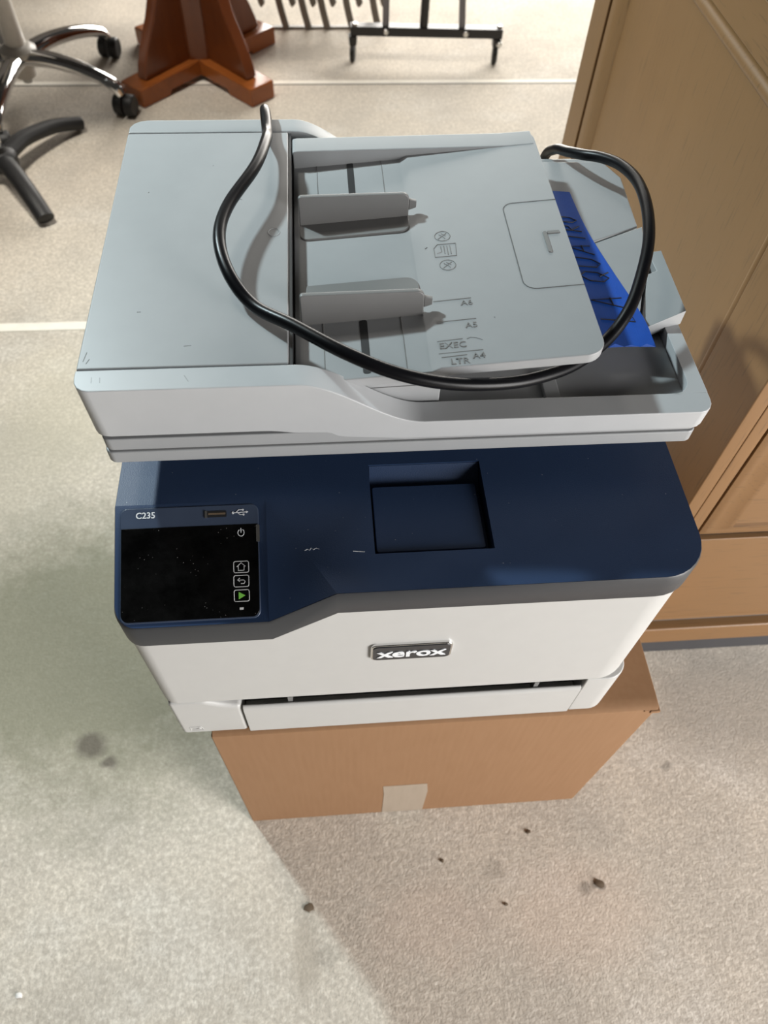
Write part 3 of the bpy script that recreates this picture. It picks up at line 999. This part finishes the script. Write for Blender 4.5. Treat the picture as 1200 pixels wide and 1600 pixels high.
# front: stile, drawers, base rail
B(CX + 0.0157, 0.4055, CY, CY + 0.0118, 0.122, 0.790).build('front_stile', 'oak_z', cab, 0.0012)
B(0.4057, CXR, CY + 0.004, CY + 0.0118, 0.122, 0.790).build('front_backing', 'seam', cab)
for (z0, z1) in ((0.352, 0.566), (0.572, 0.786)):
    q = MB()
    out = [(0.408, z0), (CXR - 0.03, z0), (CXR - 0.03, z1), (0.408, z1)]

    def ins(d):
        return [(0.408 + d, z0 + d), (CXR - 0.03 - d, z0 + d), (CXR - 0.03 - d, z1 - d), (0.408 + d, z1 - d)]
    q.face_loop([[(x, CY + 0.0038, z) for x, z in ins(0)], [(x, CY - 0.0005, z) for x, z in ins(0)], [(x, CY - 0.003, z) for x, z in ins(0.004)],
                 [(x, CY - 0.0025, z) for x, z in ins(0.010)], [(x, CY - 0.009, z) for x, z in ins(0.022)], [(x, CY - 0.0095, z) for x, z in ins(0.026)], [(x, CY - 0.006, z) for x, z in ins(0.028)]])
    q.build('drawer_front', 'oak_x', cab, wn=False)
q = MB()
q.prism([(CY + 0.0038, 0.345), (CY - 0.004, 0.345), (CY - 0.004, 0.160), (CY - 0.001, 0.145), (CY - 0.003, 0.138), (CY + 0.0038, 0.138)], 'x', 0.4075, CXR - 0.03)
q.build('drawer_front', 'oak_x', cab, 0.0012)
B(CX + 0.0005, CXR, CY - 0.010, CY + 0.0118, 0.079, 0.1215).build('base_rail', 'oak_x', cab, 0.003)
B(CX - 0.0045, CX + 0.0155, CY + 0.0122, CYB, 0.0785, 0.1210).build('base_rail', 'oak_y', cab, 0.003)

# ------------------------------------------------------------------ office chair
CC = Vector((-0.755, 2.123, 0))
ch = thing('office_chair', CC, 'chrome five-star swivel chair base with black casters beside the wooden pedestal', 'chair')
hb_ = MB()
hb_.lathe([(0.020, 0.050), (0.026, 0.052), (0.030, 0.095), (0.040, 0.100), (0.046, 0.108), (0.046, 0.118), (0.036, 0.124), (0.028, 0.130)], CC, n=24)
hb_.build('hub', 'cream', ch)
hb_ = MB()
hb_.lathe([(0.011, 0.036), (0.013, 0.038), (0.013, 0.052)], CC, n=16)
hb_.build('hub_stub', 'steel', ch)
hb_ = MB()
hb_.lathe([(0.025, 0.129), (0.023, 0.25), (0.023, 0.30)], CC, n=20)
hb_.build('column_sleeve', 'cream', ch)
hb_ = MB()
hb_.lathe([(0.014, 0.29), (0.014, 0.41)], CC, n=16)
hb_.build('gas_piston', 'chrome', ch)
for k in range(5):
    a = math.radians(-21.5 + 72 * k)
    dr = Vector((math.cos(a), math.sin(a), 0))
    ls = MB()
    pts = spline([CC + dr * 0.030 + Vector((0, 0, 0.100)), CC + dr * 0.09 + Vector((0, 0, 0.105)), CC + dr * 0.16 + Vector((0, 0, 0.100)), CC + dr * 0.225 + Vector((0, 0, 0.086)), CC + dr * 0.265 + Vector((0, 0, 0.070)), CC + dr * 0.278 + Vector((0, 0, 0.052))], 5)
    n_ = len(pts)
    ls.tube(pts, [0.026 - 0.010 * (i / n_) for i in range(n_)], 12, True, 0.75, None)
    leg = ls.build('leg', 'chrome', ch, wn=False)
    wc = CC + dr * 0.280
    side = Vector((math.cos(a + 1.1 + k), math.sin(a + 1.1 + k), 0)) if k else Vector((0.97, -0.25, 0))
    cs = MB()
    for sg in (-1, 1):
        b0 = wc + Vector((0, 0, 0.026)) + side * (0.003 if sg > 0 else -0.003)
        cs.lathe([(0.025, 0.0), (0.026, 0.002), (0.026, 0.019), (0.022, 0.0235), (0.014, 0.0225)], b0, side * sg, 24)
    cs.build('caster', 'black', ch)
se = MB()
se.prism([(CC.x + x, CC.y + y) for x, y in rrect(-0.24, 0.24, -0.23, 0.23, 0.09)], 'z', 0.44, 0.51)
se.build('seat', 'seatfabric', ch, 0.02, 3)
B(CC.x - 0.10, CC.x + 0.10, CC.y - 0.08, CC.y + 0.08, 0.41, 0.44).build('seat_mechanism', 'blackmetal', ch, 0.004)

# ------------------------------------------------------------------ black tripod base
TC = Vector((-0.742, 1.742, 0))
tri = thing('tripod_stand_base', TC, 'low black three-legged stand base with curved feet in front of the chrome chair', 'stand')
q = MB()
q.lathe([(0.030, 0.022), (0.036, 0.028), (0.038, 0.050), (0.032, 0.060), (0.018, 0.064), (0.015, 0.075)], TC, n=24)
q.build('hub', 'black', tri)
q = MB()
q.lathe([(0.010, 0.070), (0.010, 0.085), (0.006, 0.088)], TC, n=12)
q.build('stub', 'steel', tri)
for a, L, bnd in ((62, 0.255, -0.03), (-57, 0.235, 0.0), (181, 0.25, 0.0)):
    a = math.radians(a)
    dr = Vector((math.cos(a), math.sin(a), 0))
    sd = Vector((-dr.y, dr.x, 0))
    pts = spline([TC + dr * 0.02 + Vector((0, 0, 0.046)), TC + dr * L * 0.35 + sd * bnd * -0.2 + Vector((0, 0, 0.048)), TC + dr * L * 0.7 + sd * bnd * 0.1 + Vector((0, 0, 0.036)), TC + dr * L * 0.93 + sd * bnd * 0.7 + Vector((0, 0, 0.020)), TC + dr * L + sd * bnd + Vector((0, 0, 0.0145))], 5)
    n_ = len(pts)
    q = MB()
    q.tube(pts, [0.0225 - 0.003 * (i / n_) - (0.007 if i == n_ - 1 else 0.0) for i in range(n_)], 14, True, 0.75)
    q.build('leg', 'black', tri, wn=False)

# ------------------------------------------------------------------ wooden pedestal
PC = Vector((-0.312, 2.262, 0))
ped = thing('wooden_pedestal', PC, 'glossy red-brown wooden pedestal table base with crossed feet and curved brackets', 'table')
for k, a in enumerate((-47, 47, 133, 227)):
    ang = math.radians(a)
    Rm = Matrix.Rotation(ang, 3, 'Z')

    def PW(p_, Rm=Rm):
        return tuple(PC + Rm @ Vector(p_))
    q = MB()
    q.face_loop([[PW((x, y, z)) for x, z in ((0.02, 0.012), (0.150, 0.012), (0.158, 0.0), (0.252, 0.0), (0.252, 0.046), (0.02, 0.054))] for y in (-0.041, 0.041)])
    q.build('foot', 'table_x', ped, 0.004)
    q = MB()
    crv = [(0.212, 0.050), (0.204, 0.078), (0.185, 0.120), (0.150, 0.175), (0.120, 0.240), (0.105, 0.32), (0.100, 0.42), (0.115, 0.52), (0.150, 0.60), (0.20, 0.66), (0.22, 0.70)]
    rings = []
    poly = [(0.03, 0.050)] + crv + [(0.03, 0.70)]
    q.face_loop([[PW((x, y, z)) for x, z in poly] for y in (-0.017, 0.017)])
    q.build('bracket', 'table', ped, 0.003)
q = MB()
oc = [(PC.x + 0.062 * math.cos(math.radians(22.5 + 45 * k)), PC.y + 0.062 * math.sin(math.radians(22.5 + 45 * k))) for k in range(8)]
q.prism(oc, 'z', 0.012, 0.70)
q.build('column', 'table', ped, 0.003)

# ------------------------------------------------------------------ black wheeled rack
rk = thing('wheeled_rack', (0.32, 2.31, 0), 'black wheeled metal rack base with bolts and grey upright tubes', 'rack')
bar = MB()
bar.face_loop([[(x, y + (x - 0.32) * -0.05, z) for y, z in ((2.290, 0.070), (2.322, 0.070), (2.322, 0.094), (2.290, 0.094))] for x in (0.105, 0.535)])
bar.build('base_bar', 'blackmetal', rk, 0.002)
for x, y in ((0.112, 2.311), (0.522, 2.292)):
    q = MB()
    q.lathe([(0.0200, -0.0075), (0.0235, -0.005), (0.0235, 0.005), (0.0200, 0.0075)], (x, y, 0.0235), (1, -0.15, 0), 20)
    q.build('caster_wheel', 'black', rk)
    q = MB()
    q.face_loop([[(x - 0.010, y - 0.012, 0.045), (x + 0.010, y - 0.012, 0.045), (x + 0.010, y + 0.012, 0.045), (x - 0.010, y + 0.012, 0.045)], [(x - 0.012, y - 0.014, 0.069), (x + 0.012, y - 0.014, 0.069), (x + 0.012, y + 0.014, 0.069), (x - 0.012, y + 0.014, 0.069)]])
    q.build('caster_fork', 'blackmetal', rk, 0.002)
for x, y, z, ax in ((0.118, 2.312, 0.094, (0, 0, 1)), (0.527, 2.296, 0.094, (0, 0, 1)), (0.205, 2.2975, 0.083, (0, -1, 0)), (0.430, 2.2845, 0.083, (0, -1, 0)), (0.528, 2.277, 0.058, (0, -1, 0))):
    q = MB()
    q.lathe([(0.0085, 0.0), (0.0085, 0.003), (0.0055, 0.006)], (x, y, z), ax, 10)
    q.build('bolt', 'steel', rk)
for x, y, xt_, yt_, r, mt in ((0.205, 2.312, 0.196, 2.312, 0.0095, 'greymetal'), (0.312, 2.307, 0.316, 2.307, 0.012, 'blackmetal'), (0.420, 2.301, 0.345, 2.301, 0.0095, 'greymetal')):
    q = MB()
    q.tube([(x, y, 0.094), (xt_, yt_, 0.9)], r, 14)
    q.build('upright_tube', mt, rk, wn=False)

# ------------------------------------------------------------------ slatted metal rack behind
sr = thing('slatted_rack', (-0.02, 2.51, 0), 'grey-brown metal rack with slanted slats behind the wooden pedestal', 'rack')
B(-0.30, 0.20, 2.512, 2.526, 0.0, 0.006).build('floor_rail', 'slat', sr)
for x in (-0.305, -0.225, -0.185, -0.0790, -0.0120, 0.0450, 0.120, 0.200):
    q = MB()
    q.tube(spline([(x, 2.5100, 0.003), (x - 0.012, 2.5115, 0.05), (x - 0.022, 2.513, 0.10), (x - 0.050, 2.53, 0.25), (x - 0.10, 2.56, 0.50)], 4), 0.0085, 8, True, 1.2)
    q.build('slat', 'slat', sr, wn=False)
for x in (-0.250, -0.145, -0.052, 0.010, 0.070, 0.150, 0.225):
    q = MB()
    q.tube(spline([(x, 2.565, 0.045), (x - 0.006, 2.566, 0.055), (x - 0.020, 2.568, 0.12), (x - 0.05, 2.58, 0.25), (x - 0.10, 2.60, 0.50)], 4), [0.0075, 0.010] + [0.011] * 15, 8)
    q.build('short_slat', 'slat', sr, wn=False)
B(-0.40, 0.13, 2.56, 2.62, 0.49, 0.52).build('top_rail', 'slat', sr, 0.004)

# ------------------------------------------------------------------ debris on the floor
debris = [(-0.0526, 0.1285, 0.0080, 'leaf', 'dark curled leaf scrap on the concrete in front of the box', 'leaf'),
          (0.2378, 0.1972, 0.0040, 'leaf', 'tiny brown leaf scrap just right of the box front', 'leaf'),
          (0.1939, 0.1147, 0.0034, 'leaf', 'small reddish brown crumb on the floor in the foreground', 'leaf'),
          (0.1200, 0.1700, 0.0034, 'leaf', 'small brown crumb on the floor below the taped box edge', 'leaf'),
          (0.318, 0.1300, 0.0075, 'leaf', 'dark leaf scrap lying on the stain at the right foreground', 'leaf'),
          (-0.3893, 0.0610, 0.0055, 'chip', 'small white chip on the floor at the lower left', 'chip')]
for i, (x, y, s, mt, lab, cat) in enumerate(debris):
    q = MB()
    n_ = 9
    rg = []
    for h, f_ in ((0.0, 0.75), (0.0012, 1.0), (0.0022, 0.55)):
        random.seed(40 + i)
        rg.append([(x + s * f_ * (0.6 + 0.55 * random.random()) * math.cos(6.283 * k / n_), y + s * f_ * (0.45 + 0.45 * random.random()) * math.sin(6.283 * k / n_), h + 0.0006 * random.random() * (h > 0)) for k in range(n_)])
    q.face_loop(rg)
    tag(q.build('leaf_scrap' if mt == 'leaf' else 'paint_chip', mt, wn=False), lab, cat)
